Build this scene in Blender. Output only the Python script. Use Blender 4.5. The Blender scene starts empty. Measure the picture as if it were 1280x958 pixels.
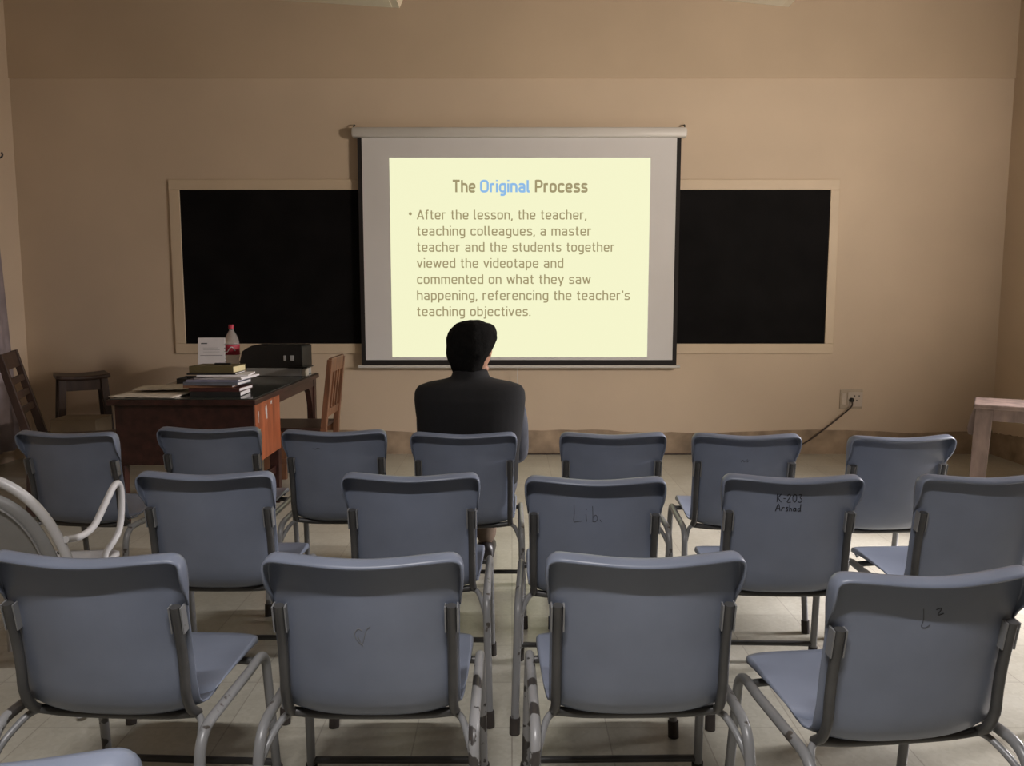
import bpy, bmesh, math, random
from mathutils import Vector, Matrix
random.seed(7)
scn = bpy.context.scene
COL = scn.collection
PI = math.pi

# ------------------------------------------------------------------ camera
CAM_H, FOC = 1.36, 1000.0                     # camera height (m), focal length in pixels of a 1280 wide frame
PITCH = math.atan(0.109)
cd = bpy.data.cameras.new('camera'); cam = bpy.data.objects.new('camera', cd); COL.objects.link(cam)
cd.sensor_fit = 'HORIZONTAL'; cd.sensor_width = 36.0; cd.lens = 36.0 * FOC / 1280.0
cd.clip_start = 0.05
cam.location = (0, 0, CAM_H); cam.rotation_euler = (PI / 2 - PITCH, 0, 0)
scn.camera = cam

# ------------------------------------------------------------------ world, exposure
scn.view_settings.view_transform = 'Standard'
scn.view_settings.look = 'None'
scn.view_settings.gamma = 1.0
scn.view_settings.exposure = 0.0
scn.view_settings.use_curve_mapping = False
w = bpy.data.worlds.new('daylight'); scn.world = w; w.use_nodes = True
bg = w.node_tree.nodes['Background']
bg.inputs[0].default_value = (0.80, 0.88, 1.0, 1); bg.inputs[1].default_value = 1.2

def area(name, loc, rot, sx, sy, power, color, parent=None, spread=180):
    d = bpy.data.lights.new(name, 'AREA'); d.shape = 'RECTANGLE'; d.size = sx; d.size_y = sy
    d.energy = power; d.color = color; d.spread = math.radians(spread)
    o = bpy.data.objects.new(name, d); COL.objects.link(o); o.location = loc; o.rotation_euler = rot
    if parent: o.parent = parent
    return o

DOOR_LIGHT, TUBE_LIGHT, SIDE_LIGHT, SLIDE_GLOW = 225.0, 77.0, 93.0, 1.0
# daylight in the open doorway of the right wall
area('daylight_door', (4.75, 3.70, 2.0), (0, math.radians(52), 0), 1.3, 0.95, DOOR_LIGHT, (1.0, 0.95, 0.97), None, 100)

# ------------------------------------------------------------------ helpers
def srgb(r, g, b):
    f = lambda c: (c / 255 / 12.92) if c / 255 <= 0.04045 else ((c / 255 + 0.055) / 1.055) ** 2.4
    return (f(r), f(g), f(b))

def mat(name, col, rough=0.6, var=0.12, scale=6.0, metal=0.0, bump=0.0, bscale=60.0, spec=0.5, col2=None,
        emit=None, estr=0.0, trans=0.0, coat=0.0, stretch=None, contrast=None):
    m = bpy.data.materials.new(name); m.use_nodes = True
    nt = m.node_tree; N = nt.nodes; L = nt.links
    b = N['Principled BSDF']
    b.inputs['Roughness'].default_value = rough; b.inputs['Metallic'].default_value = metal
    b.inputs['Specular IOR Level'].default_value = spec
    b.inputs['Transmission Weight'].default_value = trans
    b.inputs['Coat Weight'].default_value = coat
    tc = N.new('ShaderNodeTexCoord'); mp = N.new('ShaderNodeMapping'); L.new(tc.outputs['Object'], mp.inputs[0])
    if stretch: mp.inputs['Scale'].default_value = stretch
    nz = N.new('ShaderNodeTexNoise'); nz.inputs['Scale'].default_value = scale; nz.inputs['Detail'].default_value = 5
    L.new(mp.outputs[0], nz.inputs['Vector'])
    rp = N.new('ShaderNodeValToRGB')
    c2 = col2 if col2 else tuple(c * (1 - 2 * var) for c in col)
    c1 = col if col2 else tuple(min(1, c * (1 + var)) for c in col)
    lo, hi = contrast if contrast else (0.3, 0.7)
    rp.color_ramp.elements[0].position = lo; rp.color_ramp.elements[1].position = hi
    rp.color_ramp.elements[0].color = (*c2, 1); rp.color_ramp.elements[1].color = (*c1, 1)
    L.new(nz.outputs['Fac'], rp.inputs[0]); L.new(rp.outputs[0], b.inputs['Base Color'])
    if bump:
        n2 = N.new('ShaderNodeTexNoise'); n2.inputs['Scale'].default_value = bscale; n2.inputs['Detail'].default_value = 4
        L.new(mp.outputs[0], n2.inputs['Vector'])
        bp = N.new('ShaderNodeBump'); bp.inputs['Strength'].default_value = bump; bp.inputs['Distance'].default_value = 0.004
        L.new(n2.outputs['Fac'], bp.inputs['Height']); L.new(bp.outputs[0], b.inputs['Normal'])
    if emit:
        b.inputs['Emission Color'].default_value = (*emit, 1); b.inputs['Emission Strength'].default_value = estr
    return m

def link(o, parent=None):
    COL.objects.link(o)
    if parent: o.parent = parent
    return o

class MB:
    """collects shapes into one mesh"""
    def __init__(s): s.bm = bmesh.new()
    def box(s, x0, x1, y0, y1, z0, z1, bev=0.0, rot=None, pivot=None):
        r = bmesh.ops.create_cube(s.bm, size=1.0); vs = r['verts']
        for v in vs: v.co = Vector(((x0 + x1) / 2 + v.co.x * (x1 - x0), (y0 + y1) / 2 + v.co.y * (y1 - y0), (z0 + z1) / 2 + v.co.z * (z1 - z0)))
        if bev > 0:
            es = list({e for v in vs for e in v.link_edges})
            rr = bmesh.ops.bevel(s.bm, geom=es, offset=bev, segments=2, affect='EDGES', profile=0.5)
            vs = list({v for f in rr['faces'] for v in f.verts} | {v for v in vs if v.is_valid})
        if rot is not None:
            pv = Vector(pivot) if pivot else Vector(((x0 + x1) / 2, (y0 + y1) / 2, (z0 + z1) / 2))
            for v in vs: v.co = pv + rot @ (v.co - pv)
        return s
    def bar(s, a, b, wx, wy, up=(0, 0, 1), w2=None, bev=0.0):
        """rectangular bar from a to b; wx along side, wy along the other"""
        a, b = Vector(a), Vector(b); t = (b - a).normalized(); u = Vector(up)
        if abs(t.dot(u)) > 0.97: u = Vector((0, 1, 0))
        sx = t.cross(u).normalized(); sy = sx.cross(t).normalized()
        w2 = w2 or (wx, wy); ring = []
        for p, (ww, hh) in ((a, (wx, wy)), (b, w2)):
            ring.append([s.bm.verts.new(p + sx * i * ww / 2 + sy * j * hh / 2) for i, j in ((-1, -1), (1, -1), (1, 1), (-1, 1))])
        fs = [s.bm.faces.new(ring[0][::-1]), s.bm.faces.new(ring[1])]
        for k in range(4): fs.append(s.bm.faces.new((ring[0][k], ring[0][(k + 1) % 4], ring[1][(k + 1) % 4], ring[1][k])))
        if bev: bmesh.ops.bevel(s.bm, geom=list({e for f in fs for e in f.edges}), offset=bev, segments=2, affect='EDGES', profile=0.5)
        return s
    def tube(s, pts, r, seg=10, closed=False, flat=1.0):
        pts = [Vector(p) for p in pts]; n = len(pts)
        rs = r if isinstance(r, (list, tuple)) else [r] * n
        rings = []; prev = None
        for i, p in enumerate(pts):
            if closed: t = pts[(i + 1) % n] - pts[i - 1]
            else: t = pts[min(i + 1, n - 1)] - pts[max(i - 1, 0)]
            t.normalize()
            if prev is None:
                u = Vector((0, 0, 1)) if abs(t.z) < 0.9 else Vector((1, 0, 0))
                nx = t.cross(u).normalized()
            else:
                nx = (prev - t * prev.dot(t)).normalized()
            prev = nx; ny = t.cross(nx)
            rings.append([s.bm.verts.new(p + (nx * math.cos(2 * PI * k / seg) + ny * flat * math.sin(2 * PI * k / seg)) * rs[i]) for k in range(seg)])
        m = n if closed else n - 1
        for i in range(m):
            A, B = rings[i], rings[(i + 1) % n]
            for k in range(seg): s.bm.faces.new((A[k], A[(k + 1) % seg], B[(k + 1) % seg], B[k]))
        if not closed:
            s.bm.faces.new(rings[0][::-1]); s.bm.faces.new(rings[-1])
        return s
    def lathe(s, prof, c=(0, 0, 0), seg=24):
        c = Vector(c); rings = []
        for r, z in prof:
            rings.append([s.bm.verts.new(c + Vector((r * math.cos(2 * PI * k / seg), r * math.sin(2 * PI * k / seg), z))) for k in range(seg)])
        for A, B in zip(rings, rings[1:]):
            for k in range(seg): s.bm.faces.new((A[k], A[(k + 1) % seg], B[(k + 1) % seg], B[k]))
        s.bm.faces.new(rings[0][::-1]); s.bm.faces.new(rings[-1])
        return s
    def prism(s, poly, axis, a0, a1):
        """poly of 2-D points extruded along axis ('x': poly=(y,z), 'y': (x,z), 'z': (x,y))"""
        def P(p, a): return {'x': (a, p[0], p[1]), 'y': (p[0], a, p[1]), 'z': (p[0], p[1], a)}[axis]
        A = [s.bm.verts.new(P(p, a0)) for p in poly]; B = [s.bm.verts.new(P(p, a1)) for p in poly]
        n = len(poly)
        s.bm.faces.new(A[::-1]); s.bm.faces.new(B)
        for k in range(n): s.bm.faces.new((A[k], A[(k + 1) % n], B[(k + 1) % n], B[k]))
        return s
    def grid(s, rows):
        V = [[s.bm.verts.new(p) for p in r] for r in rows]
        for A, B in zip(V, V[1:]):
            for k in range(len(A) - 1): s.bm.faces.new((A[k], A[k + 1], B[k + 1], B[k]))
        return V
    def loft(s, rings):
        V = [[s.bm.verts.new(p) for p in r] for r in rings]; n = len(V[0])
        for A, B in zip(V, V[1:]):
            for k in range(n): s.bm.faces.new((A[k], A[(k + 1) % n], B[(k + 1) % n], B[k]))
        s.bm.faces.new(V[0][::-1]); s.bm.faces.new(V[-1])
        return s
    def ball(s, c, r, seg=16):
        rr = (r, r, r) if not isinstance(r, (tuple, list)) else r
        q = bmesh.ops.create_uvsphere(s.bm, u_segments=seg, v_segments=seg // 2 + 2, radius=1.0)
        for v in q['verts']: v.co = Vector((c[0] + v.co.x * rr[0], c[1] + v.co.y * rr[1], c[2] + v.co.z * rr[2]))
        return s
    def build(s, name, m, parent=None, smooth=None, loc=None):
        bmesh.ops.recalc_face_normals(s.bm, faces=s.bm.faces)
        me = bpy.data.meshes.new(name); s.bm.to_mesh(me); s.bm.free()
        if m: me.materials.append(m)
        if smooth is not None:
            for p in me.polygons: p.use_smooth = True
            if smooth < 180: me.set_sharp_from_angle(angle=math.radians(smooth))
        o = bpy.data.objects.new(name, me); link(o, parent)
        if loc: o.location = loc
        return o

def fillet(pts, r, n=5):
    """round the inner corners of a polyline"""
    pts = [Vector(p) for p in pts]; rr = r if isinstance(r, (list, tuple)) else [r] * len(pts)
    out = [pts[0]]
    for i in range(1, len(pts) - 1):
        a, b, c = pts[i - 1], pts[i], pts[i + 1]
        d1, d2 = (a - b), (c - b); k = min(rr[i], d1.length * .49, d2.length * .49)
        p, q = b + d1.normalized() * k, b + d2.normalized() * k
        for j in range(n + 1):
            t = j / n; out.append(p * (1 - t) ** 2 + b * 2 * t * (1 - t) + q * t * t)
    out.append(pts[-1]); return out

def smooth_path(pts, n=6):
    """Catmull-Rom"""
    P = [Vector(p) for p in pts]; P = [P[0] * 2 - P[1]] + P + [P[-1] * 2 - P[-2]]; out = []
    for i in range(1, len(P) - 2):
        for j in range(n):
            t = j / n
            out.append(0.5 * ((2 * P[i]) + (P[i + 1] - P[i - 1]) * t + (2 * P[i - 1] - 5 * P[i] + 4 * P[i + 1] - P[i + 2]) * t * t + (-P[i - 1] + 3 * P[i] - 3 * P[i + 1] + P[i + 2]) * t ** 3))
    out.append(P[-2]); return out

def empty(name, loc, rz=0.0):
    o = bpy.data.objects.new(name, None); o.empty_display_size = 0.1
    o.location = loc; o.rotation_euler = (0, 0, rz); return link(o)

def tag(o, label, cat, group=None, kind=None):
    o['label'] = label; o['category'] = cat
    if group: o['group'] = group
    if kind: o['kind'] = kind
    return o

def struct(o, label=None):
    o['kind'] = 'structure'
    if label: o['label'] = label
    return o

def copy_tree(o, parent=None):
    kids = list(o.children)
    c = o.copy(); COL.objects.link(c); c.parent = parent
    if parent: c.matrix_parent_inverse = o.matrix_parent_inverse.copy()
    for k in kids: copy_tree(k, c)
    return c

def sstep(a, b, x):
    t = max(0, min(1, (x - a) / (b - a))); return t * t * (3 - 2 * t)

def lerp_tab(tab, x):
    if x <= tab[0][0]: return tab[0][1]
    for (a, va), (b, vb) in zip(tab, tab[1:]):
        if x <= b: return va + (vb - va) * (x - a) / (b - a)
    return tab[-1][1]

# ------------------------------------------------------------------ materials
def wall_material(name, base, stain=True):
    m = mat(name, base, 0.62, 0.035, 1.3, spec=0.3, bump=0.12, bscale=35)
    return m

WALLC = (0.62, 0.50, 0.375)
M = {}
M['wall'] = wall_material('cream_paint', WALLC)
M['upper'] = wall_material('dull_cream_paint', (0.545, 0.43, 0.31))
M['rear'] = mat('brown_distemper', (0.22, 0.18, 0.14), 0.8, 0.04, 2)
M['board_frame'] = mat('cream_plaster_frame', (0.635, 0.515, 0.375), 0.55, 0.03, 3)
M['skirt'] = mat('stained_cement', (0.36, 0.27, 0.185), 0.75, 0.25, 5.0, bump=0.2, bscale=20)
M['ceiling'] = mat('dull_distemper', (0.40, 0.36, 0.31), 0.8, 0.04, 2)
M['board'] = mat('blackboard_paint', (0.006, 0.0055, 0.006), 0.75, 0.2, 4, spec=0.10)
M['shell'] = mat('blue_grey_plastic', (0.170, 0.194, 0.252), 0.38, 0.07, 5.0, spec=0.45, bump=0.03, bscale=200)
M['frame'] = mat('chipped_grey_enamel', (0.19, 0.192, 0.195), 0.35, 0, 22.0, spec=0.5, col2=(0.06, 0.052, 0.046), contrast=(0.30, 0.33))
M['frame_dark'] = mat('dark_grey_enamel', (0.055, 0.054, 0.053), 0.4, 0.15, 12.0)
M['rubber'] = mat('brown_rubber', (0.035, 0.028, 0.024), 0.8, 0.2, 20)
M['screen'] = mat('white_screen_fabric', (0.70, 0.69, 0.69), 0.85, 0.015, 3)
M['screen_case'] = mat('white_enamel_case', (0.62, 0.60, 0.57), 0.4, 0.02, 3)
M['black_cloth'] = mat('black_screen_border', (0.012, 0.009, 0.009), 0.8, 0.1, 5)
M['desk'] = mat('dark_polished_wood', (0.040, 0.014, 0.011), 0.38, 0.3, 3.0, stretch=(6, 1, 6), spec=0.4)
M['desk_side'] = mat('red_brown_wood', (0.30, 0.085, 0.036), 0.4, 0.22, 3.0, stretch=(6, 6, 1.0), spec=0.4)
M['desk_top'] = mat('dark_glass_top', (0.035, 0.040, 0.036), 0.12, 0.1, 3, spec=0.6)
M['stoolwood'] = mat('dark_stained_wood', (0.040, 0.022, 0.016), 0.5, 0.3, 4, stretch=(5, 5, 1))
M['chairwood'] = mat('brown_chair_wood', (0.17, 0.075, 0.038), 0.45, 0.25, 4, stretch=(6, 6, 1))
M['ladderwood'] = mat('dark_brown_chair_wood', (0.042, 0.020, 0.014), 0.45, 0.25, 4, stretch=(6, 6, 1))
M['oldwood'] = mat('dusty_worn_wood', (0.17, 0.118, 0.098), 0.7, 0.25, 5, stretch=(3, 3, 1), bump=0.2)
M['carton'] = mat('dusty_tan_card', (0.22, 0.17, 0.11), 0.8, 0.1, 4)
M['white_metal'] = mat('white_enamel', (0.52, 0.51, 0.505), 0.35, 0.06, 9)
M['white_panel'] = mat('pale_grey_sheet', (0.24, 0.235, 0.225), 0.5, 0.08, 6)
M['white_plastic'] = mat('white_plastic', (0.55, 0.50, 0.44), 0.45, 0.04, 5)
M['socket'] = mat('aged_cream_plastic', (0.46, 0.38, 0.29), 0.5, 0.05, 8)
M['socket_face'] = mat('pale_cream_plastic', (0.56, 0.48, 0.40), 0.5, 0.05, 8)
M['blackplastic'] = mat('black_plastic', (0.012, 0.011, 0.011), 0.4, 0.1, 5)
M['greyplastic'] = mat('pale_grey_plastic', (0.36, 0.36, 0.36), 0.4, 0.05, 5)
M['paper'] = mat('white_paper', (0.72, 0.69, 0.70), 0.8, 0.03, 12)
M['news'] = mat('newsprint', (0.66, 0.59, 0.49), 0.85, 0.10, 16)
M['ink'] = mat('grey_print', (0.10, 0.10, 0.11), 0.7, 0.1, 20)
M['marker'] = mat('black_marker_ink', (0.012, 0.012, 0.018), 0.5, 0.1, 20)
M['pencil'] = mat('grey_pencil', (0.06, 0.062, 0.07), 0.6, 0.1, 20)
M['cable'] = mat('dark_cable', (0.045, 0.028, 0.020), 0.5, 0.1, 20)
M['cream_metal'] = mat('cream_enamel', (0.68, 0.58, 0.44), 0.5, 0.04, 4)
M['cream_panel'] = mat('cream_diffuser', (0.72, 0.63, 0.49), 0.5, 0.03, 4)
M['curtain'] = mat('grey_violet_cloth', (0.30, 0.25, 0.26), 0.85, 0.1, 8)
M['hair'] = mat('black_hair', (0.006, 0.0055, 0.005), 0.95, 0.2, 60, bump=0.6, bscale=90, spec=0.12)
M['skin'] = mat('brown_skin', (0.38, 0.20, 0.13), 0.5, 0.06, 8)
M['vest'] = mat('black_wool', (0.005, 0.0048, 0.0055), 0.9, 0.1, 30, bump=0.1, bscale=150)
M['kameez'] = mat('grey_blue_cotton', (0.060, 0.064, 0.078), 0.85, 0.1, 20, bump=0.1, bscale=40)
M['trouser'] = mat('brown_cotton', (0.12, 0.085, 0.06), 0.85, 0.1, 20)
M['leather'] = mat('black_leather', (0.012, 0.01, 0.01), 0.4, 0.1, 20)
M['eye'] = mat('eye_white', (0.6, 0.58, 0.55), 0.3, 0.02, 5)
M['tube_on'] = mat('lit_tube', (0.9, 0.9, 0.9), 0.5, 0, 1, emit=(1.0, 0.97, 0.95), estr=8.0)

def floor_material():
    m = bpy.data.materials.new('terrazzo_tiles'); m.use_nodes = True
    nt = m.node_tree; N = nt.nodes; L = nt.links; b = N['Principled BSDF']
    tc = N.new('ShaderNodeTexCoord')
    br = N.new('ShaderNodeTexBrick'); br.offset = 0.0; br.inputs['Scale'].default_value = 1.0
    br.inputs['Brick Width'].default_value = 0.30; br.inputs['Row Height'].default_value = 0.30
    br.inputs['Mortar Size'].default_value = 0.0022; br.inputs['Bias'].default_value = 0.0
    br.inputs['Color1'].default_value = (0.57, 0.558, 0.49, 1); br.inputs['Color2'].default_value = (0.52, 0.505, 0.44, 1)
    br.inputs['Mortar'].default_value = (0.39, 0.365, 0.32, 1)
    L.new(tc.outputs['Object'], br.inputs['Vector'])
    nz = N.new('ShaderNodeTexNoise'); nz.inputs['Scale'].default_value = 2.2; nz.inputs['Detail'].default_value = 7
    L.new(tc.outputs['Object'], nz.inputs['Vector'])
    ch = N.new('ShaderNodeTexVoronoi'); ch.inputs['Scale'].default_value = 75
    L.new(tc.outputs['Object'], ch.inputs['Vector'])
    r1 = N.new('ShaderNodeValToRGB'); r1.color_ramp.elements[0].position = .25; r1.color_ramp.elements[1].position = .8
    r1.color_ramp.elements[0].color = (.74, .72, .68, 1); r1.color_ramp.elements[1].color = (1, 1, 1, 1)
    L.new(nz.outputs['Fac'], r1.inputs[0])
    r2 = N.new('ShaderNodeValToRGB'); r2.color_ramp.elements[0].color = (.86, .85, .83, 1); r2.color_ramp.elements[1].color = (1, 1, 1, 1)
    L.new(ch.outputs['Color'], r2.inputs[0])
    m1 = N.new('ShaderNodeMixRGB'); m1.blend_type = 'MULTIPLY'; m1.inputs[0].default_value = 1
    m2 = N.new('ShaderNodeMixRGB'); m2.blend_type = 'MULTIPLY'; m2.inputs[0].default_value = 1
    L.new(br.outputs['Color'], m1.inputs[1]); L.new(r1.outputs[0], m1.inputs[2])
    L.new(m1.outputs[0], m2.inputs[1]); L.new(r2.outputs[0], m2.inputs[2]); L.new(m2.outputs[0], b.inputs['Base Color'])
    b.inputs['Roughness'].default_value = 0.28; b.inputs['Specular IOR Level'].default_value = 0.5
    return m
M['floor'] = floor_material()

# ------------------------------------------------------------------ room shell
D = 6.82            # back wall
XW = 4.14           # side walls
ZC = 3.95           # ceiling
YB = -3.4           # wall behind the camera
struct(MB().box(-XW - .2, XW + .2, YB - .2, D + .2, -0.1, 0).build('floor', M['floor']))
struct(MB().box(-XW - .2, XW + .2, YB - .2, D + .2, ZC, ZC + .1).build('ceiling', M['ceiling']))
back = struct(MB().box(-XW, XW, D, D + .2, 0, 3.14).build('wall_back', M['wall']))
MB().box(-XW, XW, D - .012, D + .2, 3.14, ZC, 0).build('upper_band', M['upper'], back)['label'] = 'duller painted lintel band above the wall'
struct(MB().box(-XW - .2, -XW, YB, D + .2, 0, ZC).build('wall_left', M['wall']))
DY0, DY1, DZ = 3.20, 4.20, 2.15
b = MB(); b.box(XW, XW + .2, YB, DY0, 0, ZC).box(XW, XW + .2, DY1, D + .2, 0, ZC).box(XW, XW + .2, DY0, DY1, DZ, ZC)
struct(b.build('wall_right', M['wall']))
struct(MB().box(-XW - .2, XW + .2, YB - .2, YB, 0, ZC).build('wall_rear', M['rear']))
struct(MB().box(XW + .2, XW + 6, -2, 10, -0.12, -0.02).build('ground', M['carton']))
door = struct(MB().box(XW + .06, XW + .14, DY0, DY0 + .07, 0, DZ).box(XW + .06, XW + .14, DY1 - .07, DY1, 0, DZ).box(XW + .06, XW + .14, DY0 + .07, DY1 - .07, DZ - .07, DZ).build('door_1', M['ladderwood']))
leaf = MB().box(XW + .14, XW + .14 + .86, DY1 - .05, DY1 - .01, .01, DZ - .07, .004)
for zz in (.2, 1.15): leaf.box(XW + .26, XW + .88, DY1 - .058, DY1 - .002, zz, zz + .75, .006)
lf = leaf.build('door_leaf', M['ladderwood'], door)
MB().tube([(XW + .92, DY1 - .05, 1.0), (XW + .92, DY1 - .1, 1.0), (XW + .82, DY1 - .1, 1.0)], .01).build('door_handle', M['greyplastic'], lf, 40)

# skirting: stained cement band with a ragged upper edge
def skirting(name, axis):
    random.seed(3 if axis == 'y' else 5)
    b = MB(); L0, L1 = (-XW, XW) if axis == 'y' else (4.9, D)
    n = 60; top = []
    for i in range(n + 1):
        a = L0 + (L1 - L0) * i / n
        top.append((a, 0.195 + random.uniform(-.006, .008) + (.012 * math.sin(a * 3.1) if axis == 'y' else .04 * math.sin(a * 2.2 + 1))))
    poly = [(L0, 0.0)] + [(L1, 0.0)] + top[::-1]
    if axis == 'y': b.prism(poly, 'y', D - .010, D)
    else: b.prism(poly, 'x', XW - .010, XW)
    return struct(b.build(name, M['skirt']))
skirting('baseboard_back', 'y'); skirting('baseboard_right', 'x')

# ------------------------------------------------------------------ blackboard (recessed panel in a plaster frame)
bx0, bx1, bz0, bz1 = -2.775, 2.66, 0.955, 2.24
fr = empty('blackboard', (0, D, 0))
tag(fr, 'wide black chalkboard set in a cream plaster frame on the front wall', 'blackboard')
fx0, fx1, fz0, fz1 = -2.865, 2.735, 0.872, 2.325
b = MB()
b.box(fx0, fx1, -.016, 0, bz1, fz1, .004).box(fx0, fx1, -.016, 0, fz0, bz0, .004)
b.box(fx0, bx0, -.016, 0, bz0, bz1, .004).box(bx1, fx1, -.016, 0, bz0, bz1, .004)
b.build('frame', M['board_frame'], fr)
MB().box(bx0, bx1, -.008, 0, bz0, bz1).build('writing_surface', M['board'], fr)

# ------------------------------------------------------------------ projection screen
SY = 6.755
sc = empty('projection_screen', (0.06, SY, 0.75))
tag(sc, 'pulled-down white projection screen with black borders hanging before the chalkboard', 'projection screen')
def S(x, y, z): return (x - 0.06, y - SY, z - 0.75)
def sbox(b, x0, x1, y0, y1, z0, z1, bev=0):
    a = S(x0, y0, z0); c = S(x1, y1, z1); return b.box(a[0], c[0], a[1], c[1], a[2], c[2], bev)
sx0, sx1, sz0, sz1 = -1.272, 1.392, 0.775, 2.66
sbox(MB(), sx0 + .035, sx1 - .035, SY - .001, SY + .001, sz0 + .045, sz1).build('fabric', M['screen'], sc)
b = MB(); sbox(b, sx0, sx0 + .035, SY - .0015, SY + .0015, sz0, sz1); sbox(b, sx1 - .035, sx1, SY - .0015, SY + .0015, sz0, sz1)
sbox(b, sx0 + .035, sx1 - .035, SY - .0015, SY + .0015, sz0, sz0 + .045); b.build('black_border', M['black_cloth'], sc)
b = MB(); sbox(b, sx0 - .045, sx1 + .045, SY - .035, SY + .055, sz1 - .008, sz1 + .075, .022); cs = b.build('case', M['screen_case'], sc, 40)
for x in (sx0 - .03, sx1 + .03):
    MB().tube(smooth_path([S(x, SY + .02, sz1 + .07), S(x, SY + .03, sz1 + .10), S(x, SY + .10, sz1 + .105)]), .006, 8).build('hanging_hook', M['frame_dark'], cs, 40)
b = MB(); b.tube([S(sx0 - .03, SY, sz0 - .012), S(sx1 + .03, SY, sz0 - .012)], .0125, 12)
br_ = b.build('bottom_bar', M['screen_case'], sc, 50)
MB().tube([S(.045, SY, sz0 - .02), S(.047, SY, sz0 - .22), S(.046, SY, sz0 - .40)], .003, 6).build('pull_cord', M['screen_case'], br_, 50)
# the projected slide: glowing picture on the fabric, words as darker glowing shapes
gx0, gx1, gz0, gz1 = -1.012, 1.142, 0.845, 2.492
M['slide'] = mat('projected_slide', (0.02, 0.02, 0.02), 0.9, 0, 1, emit=srgb(243, 243, 202), estr=SLIDE_GLOW)
M['slide_text'] = mat('projected_grey_text', (0.02, 0.02, 0.02), 0.9, 0, 1, emit=srgb(158, 146, 108), estr=SLIDE_GLOW)
M['slide_blue'] = mat('projected_blue_text', (0.02, 0.02, 0.02), 0.9, 0, 1, emit=srgb(138, 184, 228), estr=SLIDE_GLOW)
b = MB(); sbox(b, gx0, gx1, SY - .0025, SY - .0012, gz0, gz1); slide = b.build('projected_slide', M['slide'], sc)
slide['label'] = 'bright pale yellow projected slide with grey text'

def at(u, v, y):
    """point seen at pixel (u, v) at depth y"""
    c, s = math.cos(PITCH), math.sin(PITCH)
    a, q = (u - 640) / FOC, -(v - 479) / FOC
    t = y / (c + q * s); return Vector((a * t, y, CAM_H + (-s + q * c) * t))

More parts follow.
